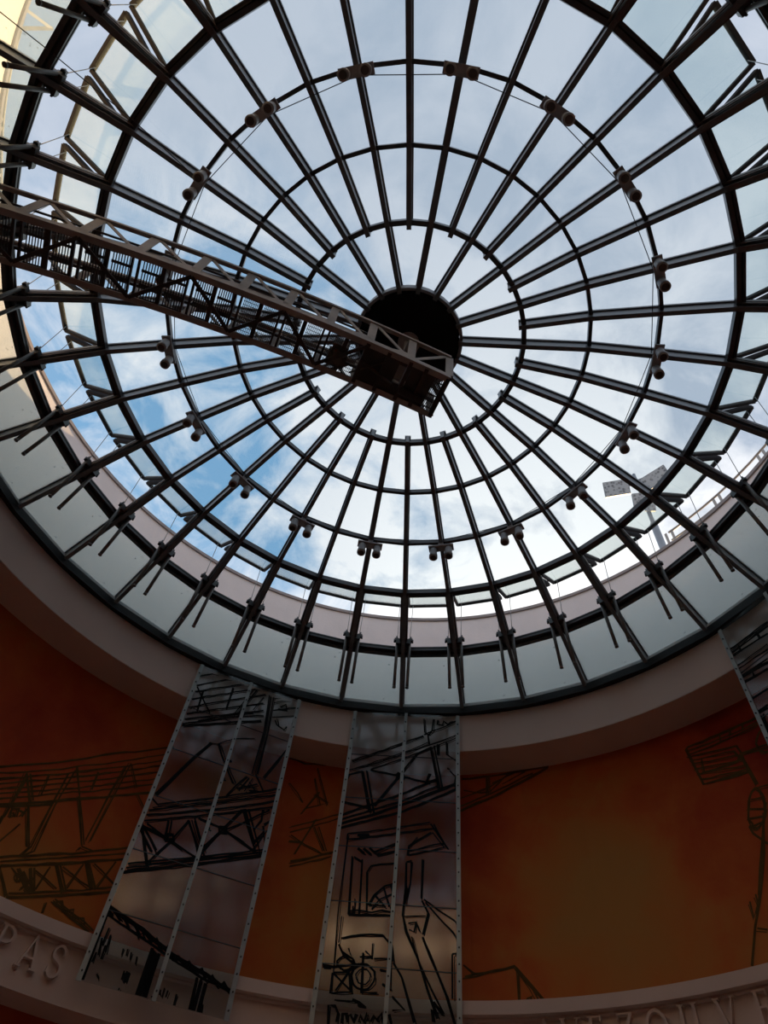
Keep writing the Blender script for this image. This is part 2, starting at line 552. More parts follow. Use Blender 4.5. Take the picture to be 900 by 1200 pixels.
MURAL = "1.3:230.2,6.91 224.1,7.39 219.9,7.78 211.9,8.38|1:229.8,6.83 223.7,7.31 212.5,8.22|1:229.5,6.77 212.4,8.11|1:229.2,6.72 212.4,8.02|1:228.9,6.67 212.4,7.91|1:228.6,6.62 212.3,7.80|1:228.3,6.56 222.4,7.00 212.5,7.69|1.5:228.0,6.50 222.8,6.86 217.7,7.21 212.5,7.55|1.5:227.9,6.47 222.9,6.81|1:224.8,7.13 224.5,6.83|1:219.6,7.51 219.4,7.22|1:222.8,7.28 222.8,6.71 222.8,6.22 223.3,6.08|1:222.2,7.37 222.5,6.82 222.3,6.19 223.1,6.09|1:227.2,7.00 227.0,6.30|1:226.8,6.97 226.9,6.38|1:227.1,7.01 225.1,6.70|1:226.7,7.04 224.9,6.74|1:225.2,6.63 223.2,6.20|1:225.0,6.64 223.0,6.21|1:222.3,7.45 220.3,7.07 217.5,6.51|1:220.5,7.06 217.7,6.50|1:216.4,7.84 217.0,6.57|1:216.8,7.78 217.2,7.24 217.5,6.57|1:216.3,7.84 214.4,7.52|1:214.0,7.44 212.6,7.28|1:217.8,6.47 216.4,6.48|1:217.8,6.47 217.9,6.41|1:225.0,6.41 226.0,6.10|1.4:225.2,5.96 217.2,6.42 212.5,6.70|1:225.0,5.92 217.1,6.38 212.5,6.62|1.4:224.8,5.87 212.5,6.54|1:222.6,5.64 212.2,6.17|1.5:222.6,5.59 212.1,6.12|2:219.3,6.15 217.5,5.88|1.2:219.0,6.16 217.2,5.91|2:216.4,6.32 214.6,6.04|1:216.1,6.33 214.3,6.06|2:221.7,6.00 220.4,5.75|1:221.4,6.02 220.2,5.78|1.5:224.7,5.85 222.6,5.60|1:218.6,6.15 215.0,6.05|1:216.7,6.28 217.3,5.94|1:215.6,6.34 212.2,6.18|1:213.3,6.47 214.2,6.08|1:221.2,6.00 218.3,5.89|1:219.9,6.09 220.2,5.79|2:222.9,5.94 221.2,5.78 220.5,5.75|2:222.4,5.91 221.1,5.82|1:223.5,5.91 222.3,5.84|1.5:221.7,5.74 221.0,5.90|1:217.9,5.79 212.8,5.61|1.3:218.0,5.75 213.1,5.58|1:217.7,5.76 217.1,5.79 216.5,5.70 215.7,5.75 215.4,5.66 214.3,5.70 214.0,5.63|1:218.6,5.71 218.5,5.59|1:226.4,6.50 226.0,6.47 226.3,6.42 226.6,6.52 225.9,6.56 225.7,6.46|1:225.8,6.56 225.1,6.55 225.3,6.48 225.1,6.61|1.4:227.0,6.41 227.1,6.32|1.4:222.1,5.85 222.1,5.83 222.2,5.81 222.4,5.80 222.6,5.81 222.7,5.83 222.7,5.86 222.5,5.87 222.3,5.87 222.1,5.85|1:220.7,5.78 220.8,5.75 220.9,5.74 221.2,5.75 221.2,5.76 221.1,5.78 220.9,5.79 220.7,5.78|1:195.1,8.41 192.7,8.11|1.3:195.8,8.85 193.4,8.82 190.3,8.87|1:191.7,8.78 189.3,8.14|1:190.8,8.35 192.8,7.92|1:191.4,8.29 189.4,8.19 192.2,8.03|1:191.7,8.58 190.4,8.12|1:193.8,7.67 187.3,8.04|1:193.7,7.59 187.6,7.94|1.5:192.9,7.14 187.7,7.39|1:192.8,7.08 187.8,7.33|1:193.6,7.54 189.0,7.34|1:190.5,7.88 192.5,7.27|1:190.7,7.75 188.9,7.39|1:190.1,7.76 188.6,7.39|1.6:193.5,7.44 192.1,7.47|2.2:171.0,8.21 165.2,8.49 158.6,8.83|1.5:171.0,8.29 160.8,8.77|1:171.0,8.42 167.0,8.60 164.5,8.78|1.5:167.3,8.81 167.3,8.48|1:167.0,8.81 167.0,8.49|1.5:170.8,8.77 163.4,8.83 158.6,8.85|1:170.5,8.57 168.1,8.50 167.0,8.51|1:164.2,8.81 166.9,8.51|1:161.8,8.82 165.1,8.64|1:163.2,8.83 166.5,8.66|1.5:170.8,5.84 165.1,5.95 164.9,5.93|1.5:164.9,5.93 162.1,5.55|1:165.0,5.94 163.5,5.71 162.8,5.55|1.3:164.7,5.90 164.8,5.55|1:170.9,5.98 169.7,5.88 169.1,5.88|1:163.6,5.56 163.9,5.59 163.5,5.60 163.6,5.55|1.5:140.1,8.51 130.4,8.49|1:140.2,8.45 130.7,8.41|1:140.0,8.39 130.8,8.36|1.6:140.1,8.49 139.4,7.88 133.8,7.79|1:140.3,8.36 134.2,8.22 133.9,8.07 134.0,7.82|1:140.1,8.29 134.6,8.16 134.2,7.99|1:140.1,8.22 134.4,8.08|1:140.0,8.14 134.2,7.99|1:139.8,8.05 134.1,7.90|1:139.5,7.95 134.0,7.84|1:138.7,8.25 138.9,8.05 134.8,7.98 134.2,8.09|1:135.6,8.51 135.8,8.37|1:134.2,8.50 134.5,8.40|1:132.5,8.50 132.8,8.39|1:133.8,8.09 130.7,8.05|1:133.9,8.06 130.8,8.01|1:134.2,8.07 133.7,7.59|1:134.0,8.06 133.5,7.58|1.4:133.5,7.32 136.8,6.46 139.0,5.99 140.5,5.60|1:134.1,7.20 137.7,6.30|1:136.1,7.12 135.9,7.01 134.9,6.83|1:138.8,6.25 138.9,6.08 138.1,6.20 138.0,6.31|1:139.0,5.95 138.0,5.91|1:135.6,7.33 133.8,7.24|1:135.0,7.43 133.3,7.38|1:136.0,7.20 134.1,7.15|1:135.9,7.09 134.4,7.11|1.4:133.8,7.24 134.1,7.16 134.6,7.09 135.0,7.05 135.4,7.04 135.7,7.07 135.8,7.12 135.9,7.19 135.7,7.28 135.4,7.37 135.0,7.45 134.6,7.51 134.1,7.54 133.8,7.53 133.6,7.49 133.5,7.42 133.6,7.33 133.8,7.24|1.4:130.1,8.05 130.5,7.99 130.9,7.95 131.4,7.95 131.7,7.98 131.9,8.04 131.9,8.12 131.6,8.19 131.2,8.25 130.7,8.27 130.3,8.25 130.0,8.20 130.0,8.13 130.1,8.05|1:133.6,7.53 132.5,7.51"
PRINT_A = "1.3:0.01,9.24 0.33,9.46|1.3:0.05,9.06 0.57,9.45|1.5:0.07,8.94 0.84,9.46|1.5:0.06,8.79 1.07,9.45|1.5:0.07,8.63 1.16,9.36|1.5:0.07,8.51 1.17,9.18|1.5:0.07,8.40 1.20,9.04|2:0.08,8.28 0.66,8.57 1.21,8.84|1.5:0.07,8.31 0.81,8.76 1.22,8.95|1.6:0.28,8.46 0.80,8.79 1.05,8.92|1:1.33,9.25 1.72,9.55|1.4:1.35,9.11 1.73,9.33|1:1.36,8.97 1.74,9.16|1:1.30,9.33 1.70,9.68|1.5:0.07,9.05 0.40,8.65|1.5:0.18,9.01 0.21,8.61|1.5:0.62,9.27 0.62,8.82|1.5:1.01,9.38 0.81,8.78|1:0.94,9.35 0.76,8.78|1:1.14,9.30 1.04,8.98|1.3:1.23,9.38 1.29,8.65 1.29,7.89|1.3:1.31,9.37 1.36,8.68 1.37,7.92|1:1.27,9.36 1.32,8.66 1.33,7.91|1.5:1.42,8.95 1.47,8.86 1.61,8.82 1.63,8.90|1.5:1.45,9.22 1.54,9.30 1.57,9.20 1.43,9.16|1.5:1.73,9.12 1.75,8.92 1.81,8.90|1:1.45,8.98 1.51,8.84|1.8:0.67,8.19 0.88,7.88 1.06,7.65|1:0.70,8.20 0.91,7.90 1.09,7.66|2.5:0.57,8.17 0.39,7.81 0.08,7.12|2:1.75,8.55 1.47,7.89|1:0.67,8.19 0.91,8.38 1.19,8.49|1:0.54,8.16 0.67,8.18|1.6:1.22,7.83 1.01,7.42|1.6:1.34,7.91 1.52,7.68 1.31,7.62|1.5:1.13,7.59 1.41,7.76|1.4:1.16,7.57 1.26,7.81|1:1.25,7.58 1.32,7.83|1:1.28,7.75 1.40,7.65|1:1.17,7.66 1.42,7.69|1:0.89,7.99 0.92,7.99|2:0.88,7.97 0.94,7.98|2:0.88,7.66 0.93,7.67|2:0.88,6.90 0.93,6.90|1.4:0.03,7.07 0.15,7.00 1.01,7.42 1.74,7.81|1:0.11,6.94 1.00,7.36 1.74,7.75|1.4:0.07,6.88 1.01,7.33 1.75,7.71|1.6:0.07,6.81 1.14,7.29 1.75,7.61|1.6:0.07,6.73 0.79,7.05 1.73,7.50|1.6:0.01,6.67 0.43,6.61|1.6:0.11,6.71 0.66,6.51|1.8:0.74,6.99 1.08,6.96 1.44,6.86|1.8:1.29,7.31 1.09,6.93 0.91,6.63|1.8:0.61,6.93 0.89,6.56|1:0.65,6.94 0.92,6.56|1.4:0.69,6.97 0.95,6.59|1.5:1.29,7.31 1.56,6.87|1:1.33,7.33 1.59,6.88|1.4:1.37,7.34 1.63,6.89|1.6:0.36,6.84 0.40,6.56|1:0.40,6.86 0.45,6.57|1.6:0.62,6.90 0.49,6.59|2:1.04,6.96 1.13,6.99 1.15,6.92 1.06,6.89 1.04,6.96|2:0.38,6.64 0.48,6.67 0.50,6.61 0.40,6.57|2.4:0.03,6.64 0.29,6.38|2:0.08,6.67 0.35,6.40|2:1.64,7.20 1.75,7.31 1.74,7.37|1.6:1.58,7.41 1.59,7.25 1.51,7.07|1.8:1.55,6.90 1.66,7.09|1.6:0.07,6.15 0.89,6.49 1.80,6.88|2:0.05,6.04 0.95,6.42 1.77,6.79|1.5:0.07,6.10 1.79,6.84|1.6:0.04,6.65 0.48,6.59 0.87,6.47|2.2:0.04,6.70 0.31,6.18|1.6:0.51,6.63 0.29,6.22|1.6:1.06,6.88 0.91,6.57 0.89,6.49|1.8:1.11,6.95 1.60,6.79|1.8:0.63,6.92 0.91,6.48|1:0.69,6.94 0.97,6.51|1.8:1.31,7.33 1.61,6.79|1:1.37,7.35 1.67,6.81|1.6:1.68,7.43 1.12,6.93|2.2:1.63,7.17 1.80,6.88|1.5:1.57,6.80 1.75,7.21|3:0.02,5.62 0.52,5.48 0.92,5.32 1.37,5.21 1.78,5.09|1.6:0.04,5.54 0.46,5.42 0.84,5.30 1.34,5.17 1.74,5.12|1.6:0.04,5.58 0.13,5.54 0.13,5.59 0.24,5.51 0.26,5.55 0.36,5.46 0.39,5.52 0.51,5.42 0.54,5.47 0.67,5.37 0.69,5.43 0.81,5.31 0.85,5.38 0.96,5.26 1.00,5.32 1.11,5.24 1.14,5.29 1.25,5.20 1.31,5.25 1.41,5.15 1.46,5.21 1.56,5.12 1.61,5.18 1.71,5.10|2.6:0.69,5.32 0.69,4.82|1.6:0.72,5.30 0.73,4.82|2.6:0.78,5.29 0.78,4.82|1.6:0.75,5.29 0.76,4.83|2:1.29,5.16 1.30,4.79|2:1.34,5.15 1.34,4.79|2.4:1.40,5.13 1.40,4.81|2.6:0.05,5.54 0.06,4.85|2:0.06,5.41 0.04,4.82|1.3:0.14,5.40 0.14,5.21|1.3:0.19,5.33 0.20,5.15|1.3:0.11,5.28 0.13,5.10|1.3:0.18,5.22 0.18,5.08|1.3:0.10,5.13 0.10,5.02|1.3:0.50,5.03 0.50,4.91|1.3:0.53,5.03 0.53,4.92|1.2:0.47,5.03 0.48,4.94|1.2:0.43,5.25 0.43,5.17|1.2:0.48,5.22 0.49,5.15|1.2:0.55,5.20 0.56,5.12|1.2:0.38,5.24 0.38,5.16|1.2:0.48,4.86 0.48,4.82|1.2:0.20,4.92 0.23,4.88|1.2:0.96,4.97 0.96,4.88|1.2:1.01,4.96 1.01,4.88|1.4:1.12,4.94 1.12,4.80|1.2:0.84,4.85 0.89,4.87 0.89,4.76|1.3:1.42,4.94 1.43,4.81|1.2:0.92,4.94 0.93,4.89|1.4:0.51,5.47 0.57,5.40|1.3:0.45,5.46 0.50,5.38"
PRINT_B = "1.5:0.08,8.52 0.48,8.70 1.19,9.06|1.4:1.19,9.08 1.44,9.20 1.75,9.38|1.3:0.06,8.34 0.43,8.47 1.30,8.89 1.75,9.11|1.3:0.39,8.37 1.11,8.71 1.74,9.05|1:0.09,8.49 0.48,8.67 1.19,9.03|1:0.15,8.38 0.89,8.72 1.29,8.94|1.5:1.19,9.40 1.21,9.12 1.27,9.07 1.33,9.16 1.34,9.41|1.5:1.41,9.38 1.41,9.30 1.49,9.28 1.51,9.36 1.58,9.31 1.63,9.36 1.75,9.40|1.3:1.25,9.07 1.28,8.89|1.7:0.25,8.34 0.44,7.64|1:0.28,8.34 0.47,7.64|1.5:0.33,8.35 0.51,7.64|1.7:1.30,8.85 1.44,8.10|1:1.32,8.85 1.47,8.10|1.5:1.36,8.87 1.50,8.11|2:0.39,8.36 0.85,8.28 1.31,8.19|2:0.50,7.76 0.82,8.25 1.11,8.71 1.30,8.83|4:0.80,8.33 0.91,8.24|4:0.80,8.23 0.90,8.33|2:0.00,8.08 0.07,8.26 0.24,8.33|2:0.02,7.79 0.23,7.75 0.40,7.72|2.4:1.31,8.36 1.25,8.19 1.43,8.26|1.8:0.02,7.58 0.87,7.96 1.31,8.20 1.43,8.23|1.6:0.02,7.50 0.90,7.86 1.45,8.15|2.4:0.03,7.44 0.47,7.60 0.90,7.79 1.74,8.22|2:0.03,7.37 0.93,7.69 1.74,8.12|1.5:1.41,8.90 1.42,8.70|1.5:1.44,8.90 1.44,8.71|1.5:1.56,8.94 1.57,8.72 1.74,8.59|2:1.58,8.47 1.60,8.46|1.4:1.61,8.43 1.68,8.35|1.6:1.71,8.33 1.68,8.14|1.3:0.17,7.30 0.46,7.34 1.34,7.54|1.5:0.17,7.20 1.39,7.45|1.4:0.17,7.30 0.17,7.20|2.4:0.31,7.27 0.47,7.30|1.5:1.38,7.52 1.58,7.18 1.04,7.03 1.05,7.17 1.35,7.39|1.5:1.34,7.52 1.60,7.15|1:1.37,7.39 1.54,7.18|1:1.16,7.30 1.05,7.15|1.3:1.05,7.09 1.54,7.24|1:0.17,7.20 0.17,6.73 0.18,6.22 0.21,5.49|1.3:0.27,6.96 0.31,6.18|1:0.28,6.73 0.32,6.20|1.3:0.41,6.93 0.45,6.19|1.3:0.29,6.96 0.41,6.89|2.4:0.33,7.09 0.44,7.01|2.4:0.41,7.09 0.53,7.00|2:0.50,7.10 0.57,7.04 0.86,7.18|2:0.61,7.00 0.87,7.08|1.3:0.55,6.22 0.50,6.75 0.55,6.85 0.88,6.91|1.6:0.56,6.32 0.62,6.46 0.75,6.58 0.90,6.63|1.3:0.60,6.27 0.70,6.40 0.89,6.50|1.5:0.78,6.30 0.62,6.46|1.5:0.84,6.31 0.74,6.56|1.5:0.87,6.48 0.84,6.59|1.3:0.56,6.32 0.76,6.32|1.8:0.31,6.18 0.89,6.21|1.5:0.31,6.22 0.43,6.24 0.61,6.22 0.74,6.26 0.89,6.25|1.3:0.36,6.29 0.36,6.19|1:0.38,6.38 0.39,6.19|1.4:1.02,6.93 1.03,6.56 1.01,6.21|1.4:1.10,6.94 1.09,6.64 1.04,6.35|1.3:1.02,6.93 1.10,6.95|2.2:1.04,6.60 1.03,6.42 1.08,6.57|1.6:1.25,6.99 1.25,6.45|1.6:1.25,6.43 1.34,6.27 1.28,6.00|1.6:1.02,6.21 1.07,6.02 1.23,5.71 1.37,5.36 1.49,5.09|1.4:1.28,6.44 1.78,6.14|1.4:1.30,6.40 1.77,5.95|1.8:1.28,5.97 1.59,5.32 1.69,5.05|1.4:1.23,5.71 1.40,5.39 1.56,5.15|1.3:1.10,6.12 1.19,6.14 1.18,6.02 1.11,6.05|1.3:1.21,6.12 1.25,6.03|1:1.15,5.96 1.23,5.71|1:1.03,6.21 1.31,6.23|1.5:0.26,5.89 0.49,5.95 0.77,5.96 0.90,5.84 0.93,5.66|1.6:0.93,5.66 1.05,5.49 1.22,5.03|1.5:0.07,5.57 0.20,5.55 0.53,5.61|2.4:0.07,5.55 0.17,5.55|1.5:0.24,5.82 0.32,5.68 0.47,5.60|1.4:0.28,5.74 0.42,5.66 0.36,5.78|1.5:0.20,5.49 0.21,5.27 0.45,5.29 0.41,5.50 0.21,5.49|1.3:0.21,5.49 0.47,5.29|1.3:0.42,5.56 0.26,5.29|1.6:0.55,5.73 0.58,5.29 0.76,5.31|1.4:0.69,5.67 0.89,5.69 0.91,5.36|1.5:0.77,5.56 0.89,5.54|1.6:0.81,5.41 0.92,5.35|1.3:0.58,5.76 0.66,5.70 0.52,5.68|1:0.27,5.20 0.51,5.20|2:0.48,5.22 0.56,5.19 0.64,5.16 0.55,5.16|1.3:0.94,5.28 1.09,5.16 0.96,5.14|2:1.44,5.25 1.53,5.14 1.42,5.17 1.44,5.06|1.5:1.45,5.23 1.56,5.14|1.4:1.66,5.79 1.66,5.30|1.4:1.66,5.79 1.77,5.81|1:0.23,5.83 0.23,6.16|1:0.66,5.86 0.66,5.67|1.6:0.23,4.95 0.21,5.14 0.28,5.14 0.33,5.07 0.32,4.97|1.6:0.38,4.96 0.38,5.07 0.43,5.06 0.45,4.98|1.8:0.47,5.06 0.52,5.00 0.54,5.08|1.6:0.58,4.99 0.59,5.06 0.64,4.99 0.67,5.08 0.69,5.00|1.6:0.72,5.00 0.75,5.07 0.79,5.02 0.83,5.09 0.85,5.01|2:0.87,5.13 0.90,5.00|2:0.92,5.09 0.95,5.00|1.5:0.72,5.48 0.72,5.42 0.68,5.37 0.64,5.34 0.58,5.33 0.52,5.34 0.47,5.38 0.44,5.43 0.43,5.49 0.45,5.54 0.49,5.59 0.55,5.61 0.61,5.61 0.66,5.58 0.70,5.54 0.72,5.48|1:0.67,5.47 0.66,5.43 0.62,5.39 0.58,5.38 0.53,5.40 0.50,5.44 0.49,5.49 0.52,5.53 0.56,5.56 0.61,5.55 0.65,5.52 0.67,5.47|1.5:0.45,5.61 0.44,5.57 0.40,5.53 0.34,5.52 0.29,5.54 0.25,5.57 0.24,5.62 0.27,5.66 0.32,5.69 0.38,5.68 0.43,5.66 0.45,5.61"
PRINT_C = "1.6:0.01,9.09 0.72,9.05|1:0.01,9.05 0.71,9.02|1.6:0.01,9.02 0.70,8.99|1.6:0.02,8.97 0.65,8.89|1.6:0.19,9.05 0.19,8.93|1.6:0.51,9.03 0.51,8.92|1:0.05,8.78 0.58,8.75|1.2:0.05,8.72 0.55,8.68|1.4:0.02,8.60 0.49,8.56|2.4:0.01,8.58 0.47,8.51|2:0.01,8.49 0.43,8.43|2.2:0.03,8.59 0.03,8.47|1.4:0.21,8.54 0.20,8.45|1.5:0.01,8.20 0.31,8.18|2.6:0.01,7.96 0.20,7.95|1.4:0.03,7.98 0.22,7.98|2.4:0.07,7.91 0.04,7.66 0.04,7.62|1.4:0.10,7.91 0.08,7.69"

def wall_pt(u, v):
    an = u / R_WALL
    r = R_WALL - .006
    return (r * math.sin(an), -r * math.cos(an), v)


mb = MB()
_deg = math.radians(1) * R_WALL
_txt = '|'.join('%g:' % wg + ' '.join('%.4f,%.3f' % (p[0] * _deg, p[1]) for p in pts) for wg, pts in spans(MURAL))
drawing(mb, _txt, .021, wall_pt, .010, .12)
md = link('mural_drawing', mb.mesh('mural_drawing', M['mural_ink']), wall)
md['kind'] = 'stuff'; md['label'] = 'dark line drawing of crane girders and grab on the mural'

# =================================================================== THE DOME
RF, RE, RD, RC, RB, RA, RH = 1.0, .8525, .7025, .5583, .4155, .2677, .122
ZF, ZE, ZD, ZC, ZB, ZA, ZH = 1.3527, 1.4313, 1.5092, 1.547, 1.581, 1.5905, 1.602
Z0 = Z(ZF)
dome = thing('skylight_dome', 'great round steel and glass skylight dome with radial ribs above the hall', 'skylight', (0, 0, Z(1.3277)))
DZ = Vector((0, 0, Z(1.3277)))


def dome_inst(name, me, ks, parent=None):
    return [link(name, me, parent or dome, math.radians(10 * k)) for k in ks]


def rib_mesh(nodes, name):
    """T section swept along the dome profile in the plane of rib 0"""
    sec = [(-.031, -.085), (.031, -.085), (.031, -.072), (.026, -.065), (.026, .095), (.045, .095), (.045, .135), (-.045, .135), (-.045, .095), (-.026, .095), (-.026, -.065), (-.031, -.072)]
    pts = [Vector((r * S, z * S + EYE)) for r, z in nodes]
    mb = MB(); vs = []
    for i, p in enumerate(pts):
        a = pts[max(0, i - 1)]; b = pts[min(len(pts) - 1, i + 1)]
        d = (b - a).normalized(); nrm = Vector((-d.y, d.x))
        if nrm.y < 0: nrm = -nrm
        for t, n in sec:
            q = p + nrm * n
            vs.append((t, -q.x, q.y))
    m = len(sec); fs = []
    for i in range(len(pts) - 1):
        for k in range(m):
            fs.append((i * m + k, i * m + (k + 1) % m, (i + 1) * m + (k + 1) % m, (i + 1) * m + k))
    fs.append(tuple(range(m))); fs.append(tuple(reversed(range((len(pts) - 1) * m, len(pts) * m))))
    mb.add(vs, fs)
    return mb.mesh(name, M['rib'], DZ)


dome_inst('rib', rib_mesh([(RF, ZF), (RE, ZE), (RD, ZD), (RC, ZC), (RB, ZB), (RA, ZA), (RH - .004, ZH)], 'long_rib'), range(1, 36, 2))
dome_inst('rib', rib_mesh([(RF, ZF), (RE, ZE), (RD, ZD), (RC, ZC), (RB, ZB), (RA - .012, ZA + .0008)], 'short_rib'), range(0, 36, 2))


def ring_mesh(name, bars, m='ring'):
    """straight bars of one bay between ribs 0 and 1: (r, z, w, h, dr, dz)"""
    mb = MB()
    for r, z, w_, h_, dr, dz in bars:
        mb.bar(P(0, r + dr / S, z, 0, dz), P(1, r + dr / S, z, 0, dz), w_, h_)
    return mb.mesh(name, M[m], DZ)


dome_inst('ring_bar', ring_mesh('inner_ring_bar', [(RA, ZA, .065, .10, 0, .02)]), range(36))
dome_inst('ring_bar', ring_mesh('middle_ring_bar', [(RB, ZB, .050, .085, 0, .05)]), range(36))
dome_inst('ring_bar', ring_mesh('lamp_ring_bar', [(RC, ZC, .050, .085, 0, .045)]), range(36))
dome_inst('ring_bar', ring_mesh('window_head_bar', [(RD, ZD, .060, .075, -.005, .015), (RD, ZD, .040, .04, .060, .01), (RD, ZD, .11, .025, .02, .06)]), range(36))
dome_inst('ring_bar', ring_mesh('window_sill_bar', [(RE, ZE, .060, .085, .045, -.01), (RE, ZE, .045, .05, -.02, .02), (RE, ZE, .12, .025, .01, .06)]), range(36))
dome_inst('base_beam', ring_mesh('base_beam', [(RF, ZF, .11, .135, -.020, -.0825)], 'base'), range(36))
dome_inst('base_sill', ring_mesh('base_sill', [(RF, ZF, .03, .06, -.030, .015), (RF, ZF, .03, .055, .005, .072)], 'sill'), range(36))

# glass
def pane_mesh(name, r0, z0, r1, z1, ks, m, lift=.100, inset=.028, th=.012, ins_r=.03):
    a, b = ks
    c = [P(a, r0, z0, inset), P(b, r0, z0, -inset), P(b, r1, z1, -inset), P(a, r1, z1, inset)]
    n = (c[1] - c[0]).cross(c[3] - c[0]).normalized()
    if n.z < 0: n = -n
    vs = [p + n * lift for p in c] + [p + n * (lift + th) for p in c]
    mb = MB().add(vs, [(3, 2, 1, 0), (4, 5, 6, 7), (0, 1, 5, 4), (1, 2, 6, 5), (2, 3, 7, 6), (3, 0, 4, 7)])
    return mb.mesh(name, M[m], DZ)


dome_inst('glass_pane', pane_mesh('hub_pane', RA, ZA, RH + .004, ZH, (-1, 1), 'glass'), range(0, 36, 2))
for nm, a, b, za, zb_ in (('inner_pane', RB, RA, ZB, ZA), ('middle_pane', RC, RB, ZC, ZB), ('outer_pane', RD, RC, ZD, ZC)):
    dome_inst('glass_pane', pane_mesh(nm, a, za, b, zb_, (0, 1), 'glass'), range(36))
dome_inst('base_pane', pane_mesh('base_pane', RF, ZF, RE, ZE, (0, 1), 'glass_low'), range(36))

# window jambs either side of the ribs, between the sill and head rings
for k, sgn in ((0, 1), (1, -1)):
    mb = MB()
    p0, p1 = P(k, RE, ZE, sgn * .052), P(k, RD, ZD, sgn * .052)
    d = (p1 - p0).normalized()
    n = d.cross(Vector((math.cos(math.radians(10 * k)), math.sin(math.radians(10 * k)), 0)))
    if n.z < 0: n = -n
    mb.bar(p0, p1, .030, .05, n, 0, .03)
    mb.bar(p0, p1, .016, .09, n, sgn * 0, .015)
    dome_inst('window_jamb', mb.mesh('window_jamb', M['jamb'], DZ), range(36))

# awning sashes swung up on the head ring
LS = math.hypot(RE - RD, ZE - ZD)
B0 = math.atan2(ZE - ZD, RE - RD) + math.radians(65)
am = math.radians(5)
mid = Vector((math.sin(am), -math.cos(am), 0)); tang = Vector((math.cos(am), math.sin(am), 0))
hz = Vector((0, 0, 1))
sdir = mid * math.cos(B0) + hz * math.sin(B0)
hinge = mid * (RD * S * math.cos(am) + .05) + Vector((0, 0, Z(ZD) + .02))
LEN = LS * S - .03
wt, wb = RD * S * math.sin(am) - .050, .8365 * S * math.sin(am) - .044
up_s = sdir.cross(tang).normalized()
cA, cB = hinge - tang * wt, hinge + tang * wt
cC, cD = hinge + sdir * LEN + tang * wb, hinge + sdir * LEN - tang * wb
mb = MB()
for a, b in ((cA, cB), (cD, cC)): mb.bar(a, b, .065, .05, up_s)
for a, b in ((cA, cD), (cB, cC)): mb.bar(a, b, .045, .05, up_s)
for a, b in ((cA, cD), (cB, cC)): mb.bar(a, b, .018, .03, up_s, 0, .04)
sash_me = mb.mesh('sash', M['sash'], DZ)
mb = MB()
vs = [p + up_s * o for o in (-.006, .006) for p in (cA, cB, cC, cD)]
mb.add(vs, [(3, 2, 1, 0), (4, 5, 6, 7), (0, 1, 5, 4), (1, 2, 6, 5), (2, 3, 7, 6), (3, 0, 4, 7)])
sp_me = mb.mesh('sash_pane', M['glass_sash'], DZ)
for k in range(36):
    sh = link('sash', sash_me, dome, math.radians(10 * k))
    link('sash_pane', sp_me, sh)

# rack actuators: a tube held at each side of every rib, a thin rod up to the sash corner
acts = []
for sgn in (1, -1):
    br = P(0, .830, 1.450, sgn * .105); en = P(0, .860, 1.310, sgn * .105)
    rs, zs = .8345, 1.608
    cor = P(0, rs, zs, sgn * .12)
    t = MB().tube([br + (br - en).normalized() * .05, en], .0265, 10)
    t.tube([en, en + (en - br).normalized() * .02], .030, 10)
    t_me = t.mesh('actuator_tube', M['tube'], DZ)
    bk = MB()
    bk.box(br + Vector((-sgn * .03, 0, -.03)), (.045, 0, 0), (0, .05, 0), (0, 0, .055))
    bk.box(br + Vector((sgn * .012, 0, .03)), (.035, 0, 0), (0, .03, 0), (0, 0, .028))
    bk.tube([br + Vector((sgn * .05, 0, .05)), br + Vector((sgn * .05, 0, -.02))], .014, 6)
    bk.tube([br + Vector((0, .0, .04)), br + Vector((sgn * .02, 0, .12))], .012, 6)
    bk.box(br + Vector((-sgn * .05, -.07, -.02)), (.05, 0, 0), (0, .02, 0), (0, 0, .035))
    b_me = bk.mesh('actuator_bracket', M['ring'], DZ)
    r_me = MB().tube([br, cor], .0055, 6).mesh('actuator_rod', M['rod'], DZ)
    acts.append((t_me, b_me, r_me))
for k in range(36):
    for t_me, b_me, r_me in acts:
        a = link('actuator', t_me, dome, math.radians(10 * k))
        link('bracket', b_me, a)
        link('push_rod', r_me, a)

# hub
mb = MB().lathe([(0, Z(ZH) - .04), (.112 * S, Z(ZH) - .04), (.119 * S, Z(ZH) - .02), (.119 * S, Z(ZH) + .14), (0, Z(ZH) + .16)], 64, closed=False)
part('hub_disc', mb, M['hub'], dome, 'matt black closed disc at the crown')
mb = MB().lathe([(.1195 * S, Z(ZH) - .01), (.127 * S, Z(ZH) - .03), (.127 * S, Z(ZH) + .10), (.1195 * S, Z(ZH) + .10)], 64)
part('hub_rim', mb, M['hub_rim'], dome, 'lighter grey rim round the black disc')

# =================================================================== SPOTLIGHTS AND THEIR CABLE
CLOCK = ['first', 'second', 'third', 'fourth', 'fifth', 'sixth', 'seventh', 'eighth', 'ninth']


def lamp_label(i):
    if i < 9:
        return 'twin grey spotlight under the second outermost glazed ring, %s clockwise from top centre' % CLOCK[i]
    return 'twin grey spotlight under the second outermost glazed ring, %s anticlockwise from top centre' % CLOCK[17 - i]


